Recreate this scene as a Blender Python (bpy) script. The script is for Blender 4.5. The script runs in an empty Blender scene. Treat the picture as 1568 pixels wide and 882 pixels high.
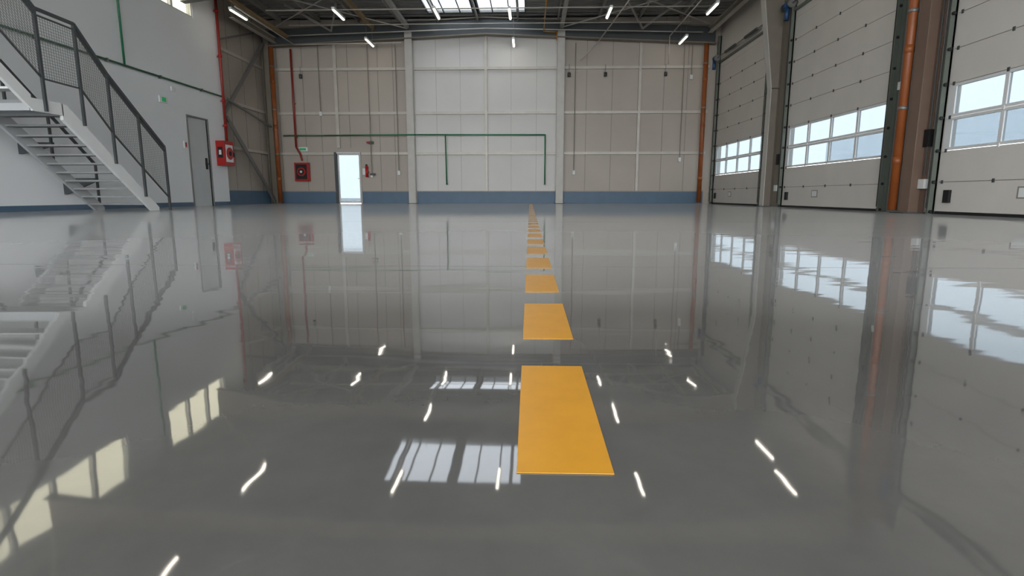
import bpy, bmesh, math, random
from mathutils import Vector, Matrix
random.seed(4)
ZOOM=None
sc=bpy.context.scene
try:
    sc.view_settings.view_transform='Standard'
    sc.view_settings.exposure=0.0
except Exception: pass

# ------------------------------------------------------------------ materials
def s2l(c):
    return tuple(((v/255)/12.92 if v/255<=0.04045 else ((v/255+0.055)/1.055)**2.4) for v in c)+(1,)
def mat(name,rgb,rough=.5,metal=0,var=.06,scale=3,bump=0,bscale=30,stretch=None):
    m=bpy.data.materials.new(name);m.use_nodes=True
    nt=m.node_tree;b=nt.nodes['Principled BSDF']
    col=s2l(rgb)
    tc=nt.nodes.new('ShaderNodeTexCoord');mp=nt.nodes.new('ShaderNodeMapping')
    nt.links.new(tc.outputs['Object'],mp.inputs[0])
    if stretch: mp.inputs['Scale'].default_value=stretch
    n=nt.nodes.new('ShaderNodeTexNoise');n.inputs['Scale'].default_value=scale;n.inputs['Detail'].default_value=5
    nt.links.new(mp.outputs[0],n.inputs['Vector'])
    r=nt.nodes.new('ShaderNodeValToRGB')
    r.color_ramp.elements[0].position=.3;r.color_ramp.elements[1].position=.7
    r.color_ramp.elements[0].color=tuple(c*(1-var) for c in col[:3])+(1,)
    r.color_ramp.elements[1].color=tuple(min(1,c*(1+var)) for c in col[:3])+(1,)
    nt.links.new(n.outputs['Fac'],r.inputs[0]);nt.links.new(r.outputs[0],b.inputs['Base Color'])
    b.inputs['Roughness'].default_value=rough;b.inputs['Metallic'].default_value=metal
    if bump:
        n2=nt.nodes.new('ShaderNodeTexNoise');n2.inputs['Scale'].default_value=bscale
        nt.links.new(mp.outputs[0],n2.inputs['Vector'])
        bp=nt.nodes.new('ShaderNodeBump');bp.inputs['Strength'].default_value=bump;bp.inputs['Distance'].default_value=.02
        nt.links.new(n2.outputs['Fac'],bp.inputs['Height']);nt.links.new(bp.outputs[0],b.inputs['Normal'])
    return m
def emis(name,rgb,st):
    m=bpy.data.materials.new(name);m.use_nodes=True;nt=m.node_tree
    b=nt.nodes['Principled BSDF'];b.inputs['Base Color'].default_value=s2l(rgb)
    b.inputs['Emission Color'].default_value=s2l(rgb);b.inputs['Emission Strength'].default_value=st
    return m
def glassm(name,tint,g=.08):
    m=bpy.data.materials.new(name);m.use_nodes=True;nt=m.node_tree
    for n in list(nt.nodes):
        if n.type!='OUTPUT_MATERIAL': nt.nodes.remove(n)
    t=nt.nodes.new('ShaderNodeBsdfTransparent');t.inputs[0].default_value=tint
    gl=nt.nodes.new('ShaderNodeBsdfGlossy');gl.inputs['Roughness'].default_value=.03
    mx=nt.nodes.new('ShaderNodeMixShader');mx.inputs[0].default_value=g
    nt.links.new(t.outputs[0],mx.inputs[1]);nt.links.new(gl.outputs[0],mx.inputs[2])
    nt.links.new(mx.outputs[0],nt.nodes['Material Output'].inputs[0])
    return m

M_white=mat('white_plaster',(236,239,241),.6,var=.02,scale=.5)
M_panelmid=mat('centre_bay_panel',(208,206,202),.5,var=.03,scale=.7)
M_panelside=mat('side_bay_panel',(176,167,156),.5,var=.06,scale=.6)
M_rail=mat('galvanised_rail',(194,189,180),.45,.1)
M_joint=mat('panel_joint',(138,131,122),.6)
M_jointmid=mat('panel_joint_light',(182,179,174),.6)
M_blue=mat('blue_plinth',(84,108,130),.5,var=.06)
M_col=mat('painted_steel_light',(190,187,180),.5)
M_coldk=mat('painted_steel_beige',(124,116,104),.5)
M_brown=mat('brown_painted_steel',(114,94,80),.5)
M_steel=mat('steel_grey',(130,130,128),.4,.4)
M_dark=mat('dark_grey_steel',(72,76,78),.5,.2)
M_black=mat('black_rubber',(22,22,23),.6)
M_scuff=mat('rubber_scuff',(52,52,51),.5)
M_track=mat('door_track',(104,110,102),.45,.3)
M_orange=mat('orange_pipe',(142,78,38),.45,var=.15)
M_red=mat('red_paint',(172,28,24),.4)
M_redpipe=mat('red_pipe_paint',(144,46,37),.4)
M_green=mat('green_pipe_paint',(34,116,80),.4)
M_door=mat('door_panel_offwhite',(208,203,196),.45,var=.03,scale=1.5)
M_doorf=mat('door_window_frame',(218,219,218),.4,var=.02)
M_greydoor=mat('grey_door',(200,203,204),.45,var=.02)
M_deck=mat('roof_deck',(150,149,146),.6,var=.08)
M_purl=mat('purlin_steel',(166,164,160),.45,.1)
M_tan=mat('tan_steel',(160,136,98),.5)
M_tread=mat('stair_tread',(140,142,142),.5,.2)
M_strw=mat('stringer_white',(225,227,226),.45,var=.02)
M_strg=mat('stringer_grey',(175,178,180),.45,.0,var=.02)
M_yellow=mat('yellow_line_paint',(200,142,40),.3,var=.06,scale=14)
M_bluemotor=mat('blue_motor',(36,72,112),.4)
M_tube=emis('led_tube',(255,244,226),10)
M_exit=emis('exit_green',(30,150,90),.3)
M_signw=mat('sign_white',(225,228,226),.5)
M_glass=glassm('window_glass',(.36,.39,.41,1))
M_glassw=glassm('window_glass_tinted',(.56,.54,.46,1))
M_sky=glassm('skylight_polycarbonate',(.56,.58,.6,1),.05)
M_ext=mat('exterior_concrete',(170,172,172),.8)
M_extb=mat('exterior_cladding',(222,230,236),.7)
M_cut=mat('joint_sealant',(92,91,88),.5)

# floor: tinted diffuse resin body, pale sheen painted in at grazing view, under a clear glossy top coat
def floor_mat():
    m=bpy.data.materials.new('polished_epoxy');m.use_nodes=True;nt=m.node_tree
    for n in list(nt.nodes):
        if n.type!='OUTPUT_MATERIAL': nt.nodes.remove(n)
    N=nt.nodes.new;Lk=nt.links.new
    tc=N('ShaderNodeTexCoord')
    n=N('ShaderNodeTexNoise');n.inputs['Scale'].default_value=1.5;n.inputs['Detail'].default_value=9;n.inputs['Roughness'].default_value=.65
    Lk(tc.outputs['Object'],n.inputs['Vector'])
    r=N('ShaderNodeValToRGB');r.color_ramp.elements[0].position=.3;r.color_ramp.elements[1].position=.7
    r.color_ramp.elements[0].color=s2l((82,81,79));r.color_ramp.elements[1].color=s2l((102,101,98))
    Lk(n.outputs['Fac'],r.inputs[0])
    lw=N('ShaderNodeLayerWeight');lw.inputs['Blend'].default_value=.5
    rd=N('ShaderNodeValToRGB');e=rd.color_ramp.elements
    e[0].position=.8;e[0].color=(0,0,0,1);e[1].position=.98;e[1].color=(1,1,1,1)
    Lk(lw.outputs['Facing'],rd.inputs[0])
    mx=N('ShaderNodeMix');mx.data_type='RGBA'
    Lk(rd.outputs[0],mx.inputs[0]);Lk(r.outputs[0],mx.inputs[6]);mx.inputs[7].default_value=s2l((200,200,199))  # brightness of the far floor painted into the diffuse colour by view angle
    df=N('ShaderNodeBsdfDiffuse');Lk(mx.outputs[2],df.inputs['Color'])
    n2=N('ShaderNodeTexNoise');n2.inputs['Scale'].default_value=.8;n2.inputs['Detail'].default_value=4
    Lk(tc.outputs['Object'],n2.inputs['Vector'])
    mr=N('ShaderNodeMapRange');mr.inputs[3].default_value=.015;mr.inputs[4].default_value=.05
    Lk(n2.outputs['Fac'],mr.inputs[0])
    n3=N('ShaderNodeTexNoise');n3.inputs['Scale'].default_value=1.6;n3.inputs['Detail'].default_value=1.0
    Lk(tc.outputs['Object'],n3.inputs['Vector'])
    mp=N('ShaderNodeMapping');mp.inputs['Scale'].default_value=(.8,5,1);Lk(tc.outputs['Object'],mp.inputs[0])
    n4=N('ShaderNodeTexNoise');n4.inputs['Scale'].default_value=1.0;n4.inputs['Detail'].default_value=2
    Lk(mp.outputs[0],n4.inputs['Vector'])
    bp=N('ShaderNodeBump');bp.inputs['Strength'].default_value=1.0;bp.inputs['Distance'].default_value=.0019
    Lk(n3.outputs['Fac'],bp.inputs['Height'])
    bp2=N('ShaderNodeBump');bp2.inputs['Strength'].default_value=1.0;bp2.inputs['Distance'].default_value=.0009
    Lk(n4.outputs['Fac'],bp2.inputs['Height']);Lk(bp.outputs[0],bp2.inputs['Normal'])
    gl=N('ShaderNodeBsdfGlossy');gl.inputs['Color'].default_value=(1,1,1,1)
    Lk(mr.outputs[0],gl.inputs['Roughness']);Lk(bp2.outputs[0],gl.inputs['Normal'])
    rf=N('ShaderNodeValToRGB');e=rf.color_ramp.elements
    e[0].position=0;e[0].color=(.05,)*3+(1,);e[1].position=1;e[1].color=(.60,)*3+(1,)
    for p,v in ((.3,.075),(.5,.14),(.7,.27),(.83,.45),(.93,.58)):
        q=e.new(p);q.color=(v,v,v,1)
    Lk(lw.outputs['Facing'],rf.inputs[0])
    ms=N('ShaderNodeMixShader');Lk(rf.outputs[0],ms.inputs[0]);Lk(df.outputs[0],ms.inputs[1]);Lk(gl.outputs[0],ms.inputs[2])
    Lk(ms.outputs[0],nt.nodes['Material Output'].inputs[0])
    return m
M_floor=floor_mat()

# ------------------------------------------------------------------ builder
class B:
    def __init__(s,name):
        s.name=name;s.bm=bmesh.new();s.mats=[]
    def mi(s,m):
        if m not in s.mats:s.mats.append(m)
        return s.mats.index(m)
    def box(s,x0,x1,y0,y1,z0,z1,m):
        i=s.mi(m)
        v=[s.bm.verts.new(p) for p in [(x0,y0,z0),(x1,y0,z0),(x1,y1,z0),(x0,y1,z0),(x0,y0,z1),(x1,y0,z1),(x1,y1,z1),(x0,y1,z1)]]
        for f in [(0,3,2,1),(4,5,6,7),(0,1,5,4),(1,2,6,5),(2,3,7,6),(3,0,4,7)]:
            s.bm.faces.new([v[k] for k in f]).material_index=i
        return s
    def prism(s,pts,axis,a0,a1,m):
        i=s.mi(m)
        def P(p,a):
            l=list(p);l.insert(axis,a);return tuple(l)
        A=[s.bm.verts.new(P(p,a0)) for p in pts];C=[s.bm.verts.new(P(p,a1)) for p in pts]
        s.bm.faces.new(A).material_index=i;s.bm.faces.new(C[::-1]).material_index=i
        n=len(pts)
        for k in range(n):
            s.bm.faces.new([A[k],C[k],C[(k+1)%n],A[(k+1)%n]]).material_index=i
        return s
    def cyl(s,p0,p1,r,m,seg=10,r2=None):
        i=s.mi(m);p0=Vector(p0);p1=Vector(p1);d=(p1-p0)
        if d.length<1e-5:return s
        d.normalize()
        u=d.orthogonal().normalized();w=d.cross(u)
        if r2 is None:r2=r
        A=[];C=[]
        for k in range(seg):
            a=2*math.pi*(k+.5)/seg;o=u*math.cos(a)+w*math.sin(a)
            A.append(s.bm.verts.new(p0+o*r));C.append(s.bm.verts.new(p1+o*r2))
        f=s.bm.faces.new(A[::-1]);f.material_index=i
        f=s.bm.faces.new(C);f.material_index=i
        for k in range(seg):
            f=s.bm.faces.new([A[k],A[(k+1)%seg],C[(k+1)%seg],C[k]]);f.material_index=i;f.smooth=seg>6
        return s
    def path(s,pts,r,m,seg=10):
        for a,b in zip(pts[:-1],pts[1:]): s.cyl(a,b,r,m,seg)
        for p in pts[1:-1]: s.ball(p,r*1.02,m)
        return s
    def ball(s,p,r,m):
        i=s.mi(m)
        res=bmesh.ops.create_uvsphere(s.bm,u_segments=10,v_segments=6,radius=r,matrix=Matrix.Translation(p))
        for v in res['verts']:
            for f in v.link_faces: f.material_index=i;f.smooth=True
        return s
    def bar(s,p0,p1,w,h,m):
        i=s.mi(m);p0=Vector(p0);p1=Vector(p1);d=(p1-p0).normalized()
        up=Vector((0,0,1)) if abs(d.z)<.95 else Vector((0,1,0))
        a=d.cross(up).normalized();b=a.cross(d).normalized()
        V=[]
        for p in (p0,p1):
            for (q,t) in [(-1,-1),(1,-1),(1,1),(-1,1)]:
                V.append(s.bm.verts.new(p+a*q*w/2+b*t*h/2))
        for f in [(0,1,2,3),(7,6,5,4),(0,4,5,1),(1,5,6,2),(2,6,7,3),(3,7,4,0)]:
            s.bm.faces.new([V[k] for k in f]).material_index=i
        return s
    def done(s,bevel=0):
        bmesh.ops.recalc_face_normals(s.bm,faces=s.bm.faces)
        me=bpy.data.meshes.new(s.name);s.bm.to_mesh(me);s.bm.free()
        for m in s.mats:me.materials.append(m)
        o=bpy.data.objects.new(s.name,me);bpy.context.collection.objects.link(o)
        return o

XR,XL,YB,YF=7.25,-10.3,23.0,-7.0
ZR=7.1
# ------------------------------------------------------------------ floor, ground
B('floor').box(XL-.5,XR+.3,YF,YB+.2,-.2,0,M_floor).done()
B('exterior_ground').box(-70,90,-40,110,-.5,-.22,M_ext).done()
B('exterior_building').box(48,58,30,95,-.22,9.0,M_extb).done()
b=B('yellow_dashed_line')
y=.63-.64*2
while y<21.5:
    b.box(-.014,.103,y,y+.43,0.0005,.0012,M_yellow);y+=.64
b.done()
b=B('floor_joint')
for y in (2.62,7.1,11.6,16.1,20.6): b.box(XL+.03,XR-.1,y-.0015,y+.0015,0.0001,.0004,M_cut)
b.done()
b=B('floor_scuff_marks')
for (x,y,l,a) in ((1.42,3.35,.05,.2),(1.5,3.25,.03,.1),(1.62,2.45,.05,-.1),(1.68,2.5,.03,.25),(1.95,3.1,.04,0),(3.2,5.2,.1,.1),(3.6,6.0,.12,.05),(2.4,4.1,.06,.15)):
    b.bar((x-l,y-a*l,.0004),(x+l,y+a*l,.0004),.008,.0004,M_scuff)
b.done()

# ------------------------------------------------------------------ back wall
dx0,dx1,dz=-7.78,-6.86,1.98
b=B('wall_back')
b.box(XL-.4,dx0,YB,YB+.2,0,ZR+.3,M_panelside)
b.box(dx1,-4.75,YB,YB+.2,0,ZR+.3,M_panelside)
b.box(dx0,dx1,YB,YB+.2,dz,ZR+.3,M_panelside)
b.box(-4.75,1.17,YB,YB+.2,0,ZR+.3,M_panelmid)
b.box(1.17,XR+.3,YB,YB+.2,0,ZR+.3,M_panelside)
for X in [-10,-9.0,-8.35,-7.2,-6.0,-5.4,-3.7,-2.75,-.75,.25,2.2,3.2,5.2,6.1]:
    z0=2.2 if dx0<X<dx1 else .5
    b.box(X-.01,X+.01,YB-.006,YB,z0,ZR,M_jointmid if -4.7<X<1.1 else M_joint)
b.done()
b=B('baseboard_back')
for a,c in [(XL-.2,dx0-.08),(dx1+.08,-4.85),(-4.55,1.03),(1.33,6.9)]:
    b.box(a,c,YB-.05,YB,0,.46,M_blue)
    b.box(a,c,YB-.07,YB,.46,.5,M_joint)
b.done()
b=B('wall_girts')
for z in (5.21,3.54,1.98):
    for a,c in [(XL-.2,-4.86),(-4.54,1.02),(1.34,6.9)]:
        if z<2.06 and a<dx0<c:
            b.box(a,dx0-.1,YB-.1,YB-.007,z-.05,z+.05,M_rail);b.box(dx1+.1,c,YB-.1,YB-.007,z-.05,z+.05,M_rail)
        else: b.box(a,c,YB-.1,YB-.007,z-.05,z+.05,M_rail)
for X in (-1.73,4.25):
    b.box(X-.05,X+.05,YB-.12,YB-.007,.5,6.5,M_rail)
b.box(-7.72,-7.6,YB-.12,YB-.007,2.2,6.5,M_rail)
b.done()
for X in (-4.7,1.18):
    b=B('steel_column')
    b.box(X-.14,X+.14,YB-.32,YB-.30,0,6.5,M_col)
    b.box(X-.14,X+.14,YB-.14,YB-.12,0,6.5,M_col)
    b.box(X-.012,X+.012,YB-.30,YB-.14,0,6.5,M_col)
    b.box(X-.2,X+.2,YB-.38,YB-.08,0,.02,M_dark)
    b.done()
b=B('gable_beam')
xm=-1.72
pts=[(-10.2,6.02),(xm,6.4),(7.0,6.0),(7.0,6.6),(xm,6.98),(-10.2,6.62)]
b.prism(pts,1,22.72,22.76,M_dark)
b.prism([(-10.2,6.0),(xm,6.38),(7.0,5.98),(7.0,6.02),(xm,6.42),(-10.2,6.04)],1,22.6,22.88,M_coldk)
b.prism([(-10.2,6.6),(xm,6.97),(7.0,6.58),(7.0,6.62),(xm,7.01),(-10.2,6.64)],1,22.6,22.88,M_coldk)
b.done()
b=B('door_1')
b.box(dx0-.1,dx0,YB-.06,YB+.16,0,dz+.06,M_dark)
b.box(dx1,dx1+.06,YB-.06,YB+.16,0,dz+.06,M_col)
b.box(dx0,dx1,YB-.06,YB+.16,dz,dz+.06,M_doorf)
b.box(dx0,dx0+.05,YB+.04,YB+.09,.02,dz,M_doorf);b.box(dx1-.05,dx1,YB+.04,YB+.09,.02,dz,M_doorf)
b.box(dx0+.05,dx1-.05,YB+.04,YB+.09,dz-.05,dz,M_doorf);b.box(dx0+.05,dx1-.05,YB+.04,YB+.09,.02,.09,M_doorf)
b.box(dx0+.05,dx1-.05,YB+.06,YB+.07,.09,dz-.05,M_glass)
b.cyl((dx1-.08,YB-.01,1.0),(dx1-.08,YB+.04,1.0),.015,M_black)
b.done()
B('door_closer').box(-6.45,-6.25,YB-.16,YB-.005,2.35,2.45,M_dark).box(-6.5,-6.4,YB-.22,YB-.005,2.38,2.44,M_red).done()

# ------------------------------------------------------------------ left wall
wins=[(14.95,17.95,3),(8.9,13.3,4),(2.5,7.0,4)]
wz0,wz1=5.66,6.92
ldy0,ldy1,ldz=17.15,18.2,2.68
b=B('wall_left')
T=.2;x0,x1=XL-T,XL
b.box(x0,x1,YF,ldy0,0,wz0,M_white);b.box(x0,x1,ldy1,19.25,0,wz0,M_white);b.box(x0,x1,ldy0,ldy1,ldz,wz0,M_white)
b.box(x0,x1,YF,19.25,wz1,ZR+.3,M_white)
e=[19.25]
for (a,c,n) in wins: e+= [c,a]
e.append(YF)
for k in range(0,len(e),2): b.box(x0,x1,e[k+1],e[k],wz0,wz1,M_white)
b.done()
b=B('wall_left_rear')
b.box(XL-.35,XL-.2,19.25,YB+.2,0,ZR+.3,M_panelside)
b.box(XL-.2,XL-.14,19.25,YB,0,.5,M_blue)
for z in (5.21,3.54,1.98): b.box(XL-.2,XL-.12,19.25,YB-.12,z-.05,z+.05,M_rail)
for Y in (20.2,21.2,22.2): b.box(XL-.2,XL-.19,Y-.012,Y+.012,.5,ZR,M_joint)
b.done()
B('baseboard_left').box(XL,XL+.02,YF,ldy0-.06,0,.12,M_blue).box(XL,XL+.02,ldy1+.06,19.25,0,.12,M_blue).done()
for i,(a,c,n) in enumerate(wins):
    b=B('window_%d'%(i+1))
    b.box(XL-.12,XL-.02,a,c,wz0,wz0+.05,M_doorf);b.box(XL-.12,XL-.02,a,c,wz1-.05,wz1,M_doorf)
    for k in range(n+1):
        Y=a+(c-a)*k/n; w=.05
        b.box(XL-.12,XL-.02,max(a,Y-w),min(c,Y+w),wz0+.05,wz1-.05,M_doorf)
    b.box(XL-.08,XL-.07,a+.01,c-.01,wz0+.03,wz1-.03,M_glassw)
    b.done()
b=B('door_2')
b.box(XL-.15,XL+.03,ldy0-.04,ldy0,0,ldz+.04,M_steel);b.box(XL-.15,XL+.03,ldy1,ldy1+.04,0,ldz+.04,M_steel)
b.box(XL-.15,XL+.03,ldy0,ldy1,ldz,ldz+.04,M_steel)
b.box(XL-.1,XL-.03,ldy0,ldy1,.0,ldz,M_greydoor)
b.box(XL-.03,XL-.01,ldy1-.2,ldy1-.1,1.15,1.5,M_black);b.box(XL-.01,XL+.05,ldy1-.17,ldy1-.14,1.3,1.33,M_black);b.box(XL+.03,XL+.05,ldy1-.32,ldy1-.14,1.3,1.33,M_black)
b.done()
b=B('green_pipe')
b.path([(XL+.06,YF,3.57),(XL+.06,19.2,3.57)],.026,M_green)
b.path([(XL+.06,14.6,3.57),(XL+.06,14.6,7.0)],.026,M_green)
for Y in range(-6,19,2): b.box(XL,XL+.09,Y-.02,Y+.02,3.53,3.61,M_steel)
b.done()
b=B('green_pipe')
b.path([(-9.85,YB-.15,2.68),(-8.2,YB-.15,2.68),(-4.5,YB-.36,2.68),(.6,YB-.15,2.68),(.6,YB-.15,.75)],.026,M_green)
b.path([(-3.33,YB-.28,2.68),(-3.33,YB-.15,.75)],.026,M_green)
b.box(-3.37,-3.29,YB-.16,YB,.75,.79,M_steel);b.box(.56,.64,YB-.16,YB,.75,.79,M_steel)
b.done()
b=B('fire_main_pipe')
b.path([(XL+.1,19.15,7.0),(XL+.1,19.15,2.1)],.045,M_redpipe)
for z in (6.2,4.8,3.4,2.6): b.cyl((XL+.1,19.15,z),(XL+.1,19.15,z+.08),.065,M_red); b.box(XL,XL+.1,19.13,19.17,z,z+.05,M_steel)
b.done()
b=B('fire_main_pipe')
b.path([(-9.36,YB-.15,5.95),(-9.36,YB-.15,2.25),(-9.2,YB-.15,1.95),(-9.15,YB-.15,1.7)],.04,M_redpipe)
for z in (5.2,3.9,2.6): b.box(-9.4,-9.32,YB-.15,YB,z,z+.05,M_steel)
b.done()
def hose_cab(face):
    b=B('fire_hose_cabinet')
    if face=='x':
        X0,X1,Y0,Y1,z0,z1=XL,XL+.28,18.62,19.22,1.3,2.1
        b.box(X0,X1,Y0,Y1,z0,z1,M_red)
        b.box(X1,X1+.01,Y0+.08,Y1-.08,z0+.12,z1-.12,M_signw)
        c=Vector((X1+.01,(Y0+Y1)/2,(z0+z1)/2))
        b.cyl(c,c+Vector((.02,0,0)),.2,M_red,20);b.cyl(c+Vector((.02,0,0)),c+Vector((.03,0,0)),.08,M_black,16)
        b.box(X1,X1+.03,Y1-.06,Y1-.03,z0+.3,z0+.45,M_black)
        b.box(X0+.06,X1-.06,Y0-.01,Y0,z0+.25,z0+.6,M_black)
        b.box(X0+.1,X1-.1,Y0-.014,Y0-.01,z0+.35,z0+.5,M_signw)
    else:
        X0,X1,z0,z1=-9.44,-8.88,.9,1.62
        Y0=YB-.27
        b.box(X0,X1,Y0,YB-.06,z0,z1,M_red)
        b.box(X0+.06,X1-.06,Y0-.01,Y0,z0+.07,z1-.07,M_black)
        c=Vector(((X0+X1)/2,Y0-.01,(z0+z1)/2))
        b.cyl(c,c-Vector((0,.02,0)),.17,M_red,20);b.cyl(c-Vector((0,.02,0)),c-Vector((0,.03,0)),.12,M_black,16)
        b.cyl(c-Vector((0,.03,0)),c-Vector((0,.04,0)),.05,M_signw,12)
    return b.done()
hose_cab('x');hose_cab('y')
def sign_left(Y,z,name,m1,m2,w=.36,h=.18):
    B(name).box(XL,XL+.03,Y-w/2,Y+w/2,z-h/2,z+h/2,m1).box(XL+.03,XL+.035,Y-w/4,Y+w/4,z-h/3,z+h/3,m2).done()
sign_left(16.1,2.98,'exit_sign',M_signw,M_exit)
sign_left(16.95,1.82,'fire_alarm_call_point',M_signw,M_red,.16,.2)
sign_left(16.6,3.35,'emergency_light',M_signw,M_signw,.2,.12)
B('exit_sign').box(-9.35,-8.95,YB-.03,YB-.001,2.08,2.24,M_signw).box(-9.28,-9.02,YB-.035,YB-.03,2.12,2.2,M_exit).done()
b=B('wall_cross_bracing')
X=XL-.02
b.bar((X,19.5,2.95),(X,22.7,.15),.08,.12,M_steel);b.bar((X+.14,19.35,2.75),(X+.14,22.5,.05),.05,.1,M_steel)
b.bar((X,22.6,6.1),(X,19.4,3.1),.08,.12,M_steel);b.bar((X+.1,19.4,3.55),(X+.1,22.6,3.0),.06,.06,M_steel)
b.bar((X,19.3,5.4),(X,21.9,6.3),.06,.06,M_steel)
b.done()
b=B('corner_column')
b.box(-10.4,-10.38,22.6,22.9,0,6.6,M_coldk);b.box(-10.16,-10.14,22.6,22.9,0,6.6,M_coldk);b.box(-10.38,-10.16,22.74,22.76,0,6.6,M_coldk);b.done()
def downpipe(x,y,r,z0=.05,z1=6.9,side=1):
    b=B('rainwater_downpipe')
    b.cyl((x,y,z0),(x,y,z1),r,M_orange,14)
    for z in (1.9,3.6,5.2): b.cyl((x,y,z),(x,y,z+.06),r*1.12,M_steel,14)
    for z in (.9,2.9,4.6): b.cyl((x,y,z),(x,y,z+.14),r*1.08,M_orange,14)
    b.done()
downpipe(-9.98,22.5,.085,z1=5.95);downpipe(6.62,22.5,.085,z1=5.95)

# ------------------------------------------------------------------ right wall
doors=[(18.1,22.8),(11.95,16.6),(5.75,10.4),(-.4,4.25)]
DH=5.12
b=B('wall_right')
x0,x1=XR+.02,XR+.22
e=[YB+.2]
for a,c in doors:e+=[c,a]
e.append(YF)
for k in range(0,len(e),2): b.box(x0,x1,e[k+1],e[k],0,ZR+.3,M_door)
for a,c in doors:b.box(x0,x1,a,c,DH,ZR+.3,M_door)
b.done()
def sect_door(a,c):
    b=B('sectional_door')
    xf=XR+.018;xb=XR+.07
    rows=[(.04,.56,0),(.56,1.1,0),(1.1,1.66,1),(1.66,2.22,1)]
    for k in range(5):
        rows.append((2.22+.58*k,2.22+.58*(k+1),0))
    for (za,zb,w) in rows:
        if not w:
            b.box(xf,xb,a,c,za+.006,zb-.006,M_door)
            b.box(xf+.01,xb-.01,a,c,za-.006,za+.006,M_joint)
        else:
            b.box(xf,xb,a,c,za+.004,za+.05,M_doorf);b.box(xf,xb,a,c,zb-.05,zb-.004,M_doorf)
            for k in range(5):
                Y=a+.08+(c-a-.16)*k/4
                b.box(xf,xb,max(a,Y-(.08 if k in(0,4) else .035)),min(c,Y+(.08 if k in (0,4) else .035)),za+.05,zb-.05,M_doorf)
            b.box(xf+.02,xf+.025,a+.1,c-.1,za+.03,zb-.03,M_glass)
    b.box(xf-.01,xb,a,c,0,.05,M_black)
    for (za,zb,w) in rows[1:]:
        for k in range(5):
            Y=a+.1+(c-a-.2)*k/4
            b.box(xf-.015,xf,Y-.02,Y+.02,za-.03,za+.03,M_dark if k%4==0 or not w else M_doorf)
    b.box(xf-.006,xf,(a+c)/2+.35,(a+c)/2+.65,.28,.46,M_joint);b.box(xf-.008,xf-.006,(a+c)/2+.38,(a+c)/2+.62,.3,.44,M_signw)
    b.box(xf-.05,xf,c-.35,c-.22,.2,.42,M_black)
    for Y,s in ((c+.02,1),(a-.02,-1)):
        b.box(XR-.1,XR+.015,min(Y,Y+.05*s),max(Y,Y+.05*s),0,6.3,M_track)
        b.box(XR-.02,XR+.015,min(Y,Y+.14*s),max(Y,Y+.14*s),0,6.3,M_track)
        b.cyl((XR-.12,Y+.02*s,.1),(XR-.12,Y+.02*s,6.1),.008,M_black,6)
        for (za,zb,w) in rows: b.cyl((XR-.06,Y-.05*s,za),(XR-.06,Y+.06*s,za),.03,M_black,8)
    b.cyl((XR-.12,a-.15,5.5),(XR-.12,c+.15,5.5),.02,M_steel)
    b.cyl((XR-.12,a+.9,5.5),(XR-.12,a+1.9,5.5),.05,M_dark,12);b.cyl((XR-.12,c-1.9,5.5),(XR-.12,c-.9,5.5),.05,M_dark,12)
    for Y in (a-.02,c+.02): b.cyl((XR-.12,Y-.06,5.5),(XR-.12,Y+.06,5.5),.11,M_steel,16)
    b.cyl((XR-.16,c+.12,5.5),(XR-.16,c+.4,5.5),.09,M_bluemotor,12);b.cyl((XR-.18,c+.16,5.45),(XR-.18,c+.16,5.1),.06,M_bluemotor,12)
    b.box(XR-.06,XR+.02,a-.1,c+.1,5.3,5.36,M_track)
    b.path([(XR-.05,c+.28,.7),(XR-.05,c+.28,5.3)],.012,M_dark,6)
    b.box(XR-.1,XR+.02,c+.22,c+.34,1.2,1.5,M_black);b.box(XR-.1,XR+.02,c+.2,c+.36,.45,.62,M_signw)
    b.done()
for a,c in doors: sect_door(a,c)
def frame_col(y,mf,mw,haunch=.42,hz=3.4):
    b=B('portal_frame_column')
    xo=XR-.02;s=-1
    d0=.26;d1=d0+haunch
    P=[(xo,0),(xo+s*d0,0),(xo+s*d0,hz),(xo+s*d1,6.3),(xo,6.3)]
    b.prism(P,1,y-.008,y+.008,mw)
    w=.14
    b.prism([(xo+s*d0,0),(xo+s*(d0+.02),0),(xo+s*(d0+.02),hz),(xo+s*d0,hz)],1,y-w,y+w,mf)
    b.prism([(xo+s*d0,hz),(xo+s*(d0+.02),hz),(xo+s*(d1+.02),6.3),(xo+s*d1,6.3)],1,y-w,y+w,mf)
    b.prism([(xo,0),(xo+s*.02,0),(xo+s*.02,6.3),(xo,6.3)],1,y-w,y+w,mw)
    b.box(xo-d0,xo-.02,y-.12,y+.12,hz-.01,hz+.01,mw)
    b.box(xo-.4,xo,y-.2,y+.2,0,.02,M_dark)
    b.done()
frame_col(17.3,M_col,M_coldk)
frame_col(10.78,M_brown,M_brown,haunch=.2,hz=4.5)
frame_col(4.63,M_brown,M_brown,haunch=.2,hz=4.5)
downpipe(XR-.3,11.1,.08);downpipe(XR-.3,4.95,.08)
b=B('wall_column_cladding')
b.box(XR-.04,XR+.02,11.2,11.7,0,6.9,M_steel);b.box(XR-.06,XR+.02,16.85,17.1,0,6.9,M_coldk)
b.box(XR-.06,XR+.02,17.5,17.9,0,6.9,M_coldk);b.done()
B('emergency_light').box(XR-.1,XR-.04,11.5,11.66,2.35,2.5,M_signw).done()

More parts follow.
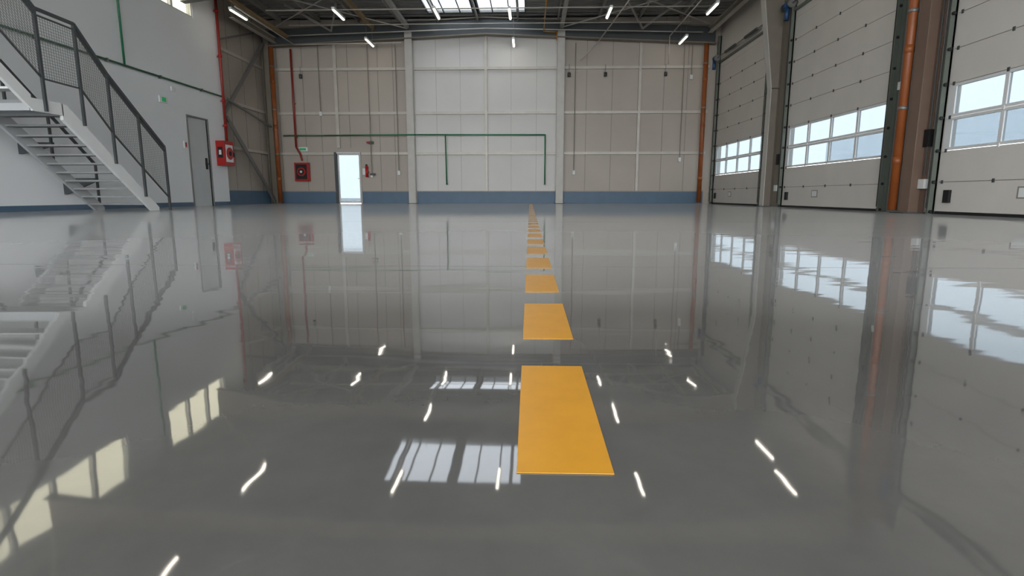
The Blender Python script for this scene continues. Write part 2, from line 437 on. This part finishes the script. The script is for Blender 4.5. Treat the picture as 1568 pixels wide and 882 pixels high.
# ------------------------------------------------------------------ roof
sky=[(-3.85,-.2,20.5,22.4),(-3.85,-.2,13.7,16.0),(-3.85,-.2,6.0,8.3),(-3.85,-.2,-1,1.3)]
b=B('ceiling')
sx0,sx1=sky[0][0],sky[0][1]
b.box(XL-.4,sx0,YF,YB+.2,ZR,ZR+.08,M_deck);b.box(sx1,XR+.3,YF,YB+.2,ZR,ZR+.08,M_deck)
e=[YB+.2]
for s in sky:e+=[s[3],s[2]]
e.append(YF)
for k in range(0,len(e),2): b.box(sx0,sx1,e[k+1],e[k],ZR,ZR+.08,M_deck)
Y=YF+.3
while Y<YB:
    if not any(s[2]-.1<Y<s[3]+.1 for s in sky):
        b.box(XL,XR,Y,Y+.09,ZR-.04,ZR,M_deck)
    else:
        b.box(XL,sx0-.02,Y,Y+.09,ZR-.04,ZR,M_deck);b.box(sx1+.02,XR,Y,Y+.09,ZR-.04,ZR,M_deck)
    Y+=.33
b.done()
for i,s in enumerate(sky):
    b=B('skylight')
    b.box(s[0],s[1],s[2],s[3],ZR+.02,ZR+.03,M_sky)
    for k in range(7):
        X=s[0]+(s[1]-s[0])*k/6;b.box(X-.02,X+.02,s[2],s[3],ZR-.03,ZR+.02,M_dark)
    X=(s[0]+s[1])/2;b.box(X-.14,X+.14,s[2],s[3],ZR-.06,ZR+.02,M_dark)
    b.done()
b=B('roof_purlins')
X=-9.6
while X<7:
    b.box(X-.03,X+.03,YF,YB-.3,6.86,6.88,M_purl);b.box(X-.01,X+.01,YF,YB-.3,6.88,7.05,M_purl);b.box(X-.01,X+.05,YF,YB-.3,7.04,7.055,M_purl)
    X+=1.52
b.done()
for y in (17.3,10.78,4.63):
    b=B('portal_rafter')
    xs=[(-10.2,5.9),(-8.0,6.2),(xm,6.45),(5.2,6.2),(6.5,5.9)]
    t=[(6.5,6.84),(xm,6.84),(-10.2,6.84)]
    b.prism(xs+t,1,y-.01,y+.01,M_coldk)
    for p,q in zip(xs[:-1],xs[1:]):
        b.prism([p,q,(q[0],q[1]+.025),(p[0],p[1]+.025)],1,y-.12,y+.12,M_steel)
    b.box(-10.2,7.0,y-.12,y+.12,6.82,6.845,M_steel)
    b.done()
b=B('roof_bracing_rods')
for (a,c) in ((17.5,22.6),(11.0,17.1),(4.9,10.5)):
    for x0_,x1_ in ((-10,-4.7),(1.2,6.9)):
        b.cyl((x0_,a,6.75),(x1_,c,6.6),.024,M_col,6);b.cyl((x1_,a,6.75),(x0_,c,6.6),.024,M_col,6)
for X in (-7.6,4.2):
    b.bar((X,22.5,6.5),(X-.9,20.5,6.85),.06,.06,M_purl);b.bar((X,22.5,6.5),(X+.9,20.5,6.85),.06,.06,M_purl)
b.done()
b=B('eaves_beams')
for X,z,ya in ((-9.85,6.1,19.4),(6.75,6.35,17.5)):
    b.box(X-.08,X+.08,ya,22.6,z,z+.02,M_col);b.box(X-.01,X+.01,ya,22.6,z+.02,z+.2,M_coldk);b.box(X-.08,X+.08,ya,22.6,z+.2,z+.22,M_col)
for X,z in ((-4.7,6.6),(1.18,6.55)):
    b.box(X-.07,X+.07,YF,22.6,z,z+.14,M_purl)
b.box(-6.05,-5.95,17.5,22.6,6.55,6.7,M_tan);b.box(-9.4,-9.3,17.5,22.6,6.3,6.4,M_tan)
b.done()
b=B('ceiling_conduits')
b.path([(-9.2,22.3,6.3),(-1.7,22.3,6.5),(6.4,22.3,6.3)],.02,M_rail)
b.path([(-8.6,21.0,6.3),(5.6,21.0,6.3)],.018,M_rail)
b.path([(-8.6,19.2,6.25),(5.9,19.2,6.25)],.018,M_rail)
b.path([(3.2,17.0,6.3),(2.6,22.5,6.1),(1.9,22.6,5.4)],.022,M_rail)
b.path([(.5,18,6.4),(.5,22.4,6.4),(1.0,22.5,6.4),(1.0,22.5,6.1)],.02,M_yellow)
b.path([(-9.0,18,6.0),(-9.0,22.4,6.0),(-4.9,22.4,6.05)],.025,M_rail)
b.path([(5.2,18,6.2),(5.2,22.4,6.2),(5.2,22.4,5.2)],.02,M_rail)
b.done()
b=B('wall_conduits')
for X,z0 in ((-6.35,1.2),(-5.25,1.3),(1.75,1.3),(5.9,1.8),(-8.3,3.6),(6.2,4.9)):
    b.cyl((X,YB-.13,z0),(X,YB-.13,6.1),.016,M_joint,6)
    b.box(X-.05,X+.05,YB-.16,YB-.1,z0-.16,z0,M_signw)
for X in (1.5,2.9,5.2,-9):
    b.cyl((X,YB-.2,5.3),(X,YB-.2,5.0),.01,M_steel,6);b.cyl((X,YB-.2,5.0),(X,YB-.2,4.85),.06,M_dark,10)
b.done()
B('socket_box').box(-6.75,-6.62,YB-.06,YB-.001,1.15,1.4,M_signw).box(-6.4,-6.2,YB-.22,YB-.17,1.12,1.2,M_dark).done()
B('fire_extinguisher').cyl((-6.55,YB-.14,1.05),(-6.55,YB-.14,1.45),.06,M_red,12).ball((-6.55,YB-.14,1.45),.06,M_red).box(-6.58,-6.52,YB-.2,YB-.12,1.5,1.55,M_black).box(-6.6,-6.5,YB-.09,YB,1.2,1.3,M_steel).done()

# ------------------------------------------------------------------ lamps
lamps=[(-6.0,22.0),(-.63,22.2),(5.6,22.0),
 (-9.2,18.6),(-6.05,18.7),(-2.95,18.7),(-.65,18.8),(2.45,18.8),(5.55,18.5),
 (-2.95,15.6),(2.55,15.7),
 (-6.1,11.5),(-2.92,11.5),(-.69,11.8),(2.45,11.6),(5.7,11.8),(5.9,13.4),
 (-6.1,8.2),(-6.1,4.2),(-.7,4.2),(5.6,4.2),(-6.1,0),(-.7,0),(5.6,0),(-.7,-4),(-6,-4),(5.6,-4)]
for x,y in lamps:
    b=B('linear_led_luminaire')
    L=.5;z=5.95
    b.box(x-.045,x+.045,y-L-.03,y+L+.03,z,z+.07,M_signw)
    b.box(x-.022,x+.022,y-L,y+L,z-.03,z,M_tube)
    b.cyl((x,y-.4,z+.07),(x,y-.4,ZR-.2),.006,M_steel,6);b.cyl((x,y+.4,z+.07),(x,y+.4,ZR-.2),.006,M_steel,6)
    b.done()

# ------------------------------------------------------------------ staircase
b=B('staircase')
XO,XI=-8.3,-9.55
sl=.82
YE=12.38
def nz(Y): return sl*(YE-Y)
YT=YE-1.9/sl
def strl(X,m):
    b.prism([(YE+.05,0),(YE-.2,0),(YT,nz(YT)-.25),(YT,1.92),(YT+.1,1.92),(YE+.05,.07)],0,X-.03,X+.03,m)
strl(XO,M_strw);strl(XI,M_strg)
for k in range(1,12):
    z=.16*k;Y=YE-.02-z/sl
    b.box(XI+.03,XO-.03,Y-.16,Y+.08,z-.035,z,M_tread)
LY0=9.45
b.box(XI-.7,XO,LY0,YT+.02,1.84,1.9,M_tread)
b.box(XO-.03,XO+.03,LY0,YT+.02,1.72,1.93,M_strw);b.box(XI-.7,XO,YT-.03,YT+.04,1.72,1.84,M_strg);b.box(XI-.7,XO,LY0-.03,LY0+.03,1.72,1.84,M_strg)
def nz2(Y): return 1.9+.85*(LY0-Y)
YU=6.6
for X,m in ((XO,M_strw),(XI,M_strg)):
    b.prism([(LY0,1.74),(LY0,1.98),(YU,nz2(YU)+.05),(YU,nz2(YU)-.22)],0,X-.03,X+.03,m)
for k in range(1,15):
    z=1.9+.16*k;Y=LY0-(z-1.9)/.85
    b.box(XI+.03,XO-.03,Y-.08,Y+.18,z-.035,z,M_strw)
b.box(XL,XO,YU-1.5,YU+.02,nz2(YU)-.12,nz2(YU),M_tread)
def rails(X,pts,post,mesh=True):
    for (Y,zf,zt) in post: b.box(X-.022,X+.022,Y-.022,Y+.022,zf,zt,M_dark)
    for p,q in zip(pts[:-1],pts[1:]):
        b.bar((X,p[0],p[1]),(X,q[0],q[1]),.05,.05,M_dark)
        b.bar((X,p[0],p[1]-1.12),(X,q[0],q[1]-1.12),.025,.025,M_dark)
        b.bar((X,p[0],p[1]-.1),(X,q[0],q[1]-.1),.025,.025,M_dark)
    if mesh:
        for p,q in zip(pts[:-1],pts[1:]):
            L=abs(q[0]-p[0]);n=int(L/.05)
            for k in range(1,n):
                t=k/n;Y=p[0]+(q[0]-p[0])*t;zt=p[1]+(q[1]-p[1])*t
                b.box(X-.002,X+.002,Y-.0028,Y+.0028,zt-1.12,zt-.1,M_steel)
            for k in range(1,21):
                dz_=.1+1.02*k/21
                b.bar((X,p[0],p[1]-dz_),(X,q[0],q[1]-dz_),.004,.0055,M_steel)
XP=XO+.05
pts=[(12.78,1.40),(12.0,2.02),(11.22,2.66),(10.52,3.38),(9.7,3.4),(8.6,4.35),(7.6,5.2),(6.7,5.9)]
post=[(12.78,0,1.4),(12.0,.3,2.02),(11.22,.95,2.66),(10.52,1.6,3.38),(9.7,1.74,3.4),(8.6,2.5,4.35),(7.6,3.3,5.2),(6.7,4.1,5.9)]
rails(XP,pts,post)
XQ=XI-.05
for (Y,zf,zt) in [(12.4,0,1.0),(11.3,.9,1.95),(10.4,1.7,2.75)]: b.box(XQ-.02,XQ+.02,Y-.02,Y+.02,zf,zt,M_dark)
b.bar((XQ,12.4,1.0),(XQ,10.4,2.75),.045,.045,M_dark)
b.box(XI-.6,XI-.5,LY0+.05,LY0+.15,1.2,1.74,M_dark)
for Y in (LY0+.1,YT-.1): b.bar((XL,Y,1.2),(XI-.2,Y,1.75),.05,.05,M_dark);
b.box(XL,XL+.03,LY0,YT,1.1,1.3,M_dark)
b.prism([(XL,.35),(XL+.04,.35),(XI-.03,.62),(XI-.03,.7),(XL,.7)],1,12.3,12.35,M_dark)
b.prism([(XL,1.15),(XL+.04,1.15),(XI-.03,1.3),(XI-.03,1.38),(XL,1.38)],1,11.3,11.35,M_dark)
b.done()

# ------------------------------------------------------------------ world and light
w=bpy.data.worlds.new('World');sc.world=w;w.use_nodes=True
nt=w.node_tree;bg=nt.nodes['Background']
bg.inputs[0].default_value=(.96,.98,1,1);bg.inputs[1].default_value=7.8

# ------------------------------------------------------------------ camera
f,h,vx,c=860,299,811,.33
cx,cy=784,441
th=math.atan((cy-h)/f);psi=math.atan((vx-cx)*math.cos(th)/f)
F=Vector((-math.sin(psi)*math.cos(th),math.cos(psi)*math.cos(th),-math.sin(th)))
R=Vector((math.cos(psi),math.sin(psi),0));U=R.cross(F)
ca=bpy.data.cameras.new('camera');ca.sensor_width=36;ca.lens=f/1568*36;ca.clip_start=.01;ca.clip_end=300
co=bpy.data.objects.new('camera',ca);bpy.context.collection.objects.link(co)
m=Matrix((( R.x,U.x,-F.x,0),(R.y,U.y,-F.y,0),(R.z,U.z,-F.z,c),(0,0,0,1)))
co.matrix_world=m
sc.camera=co
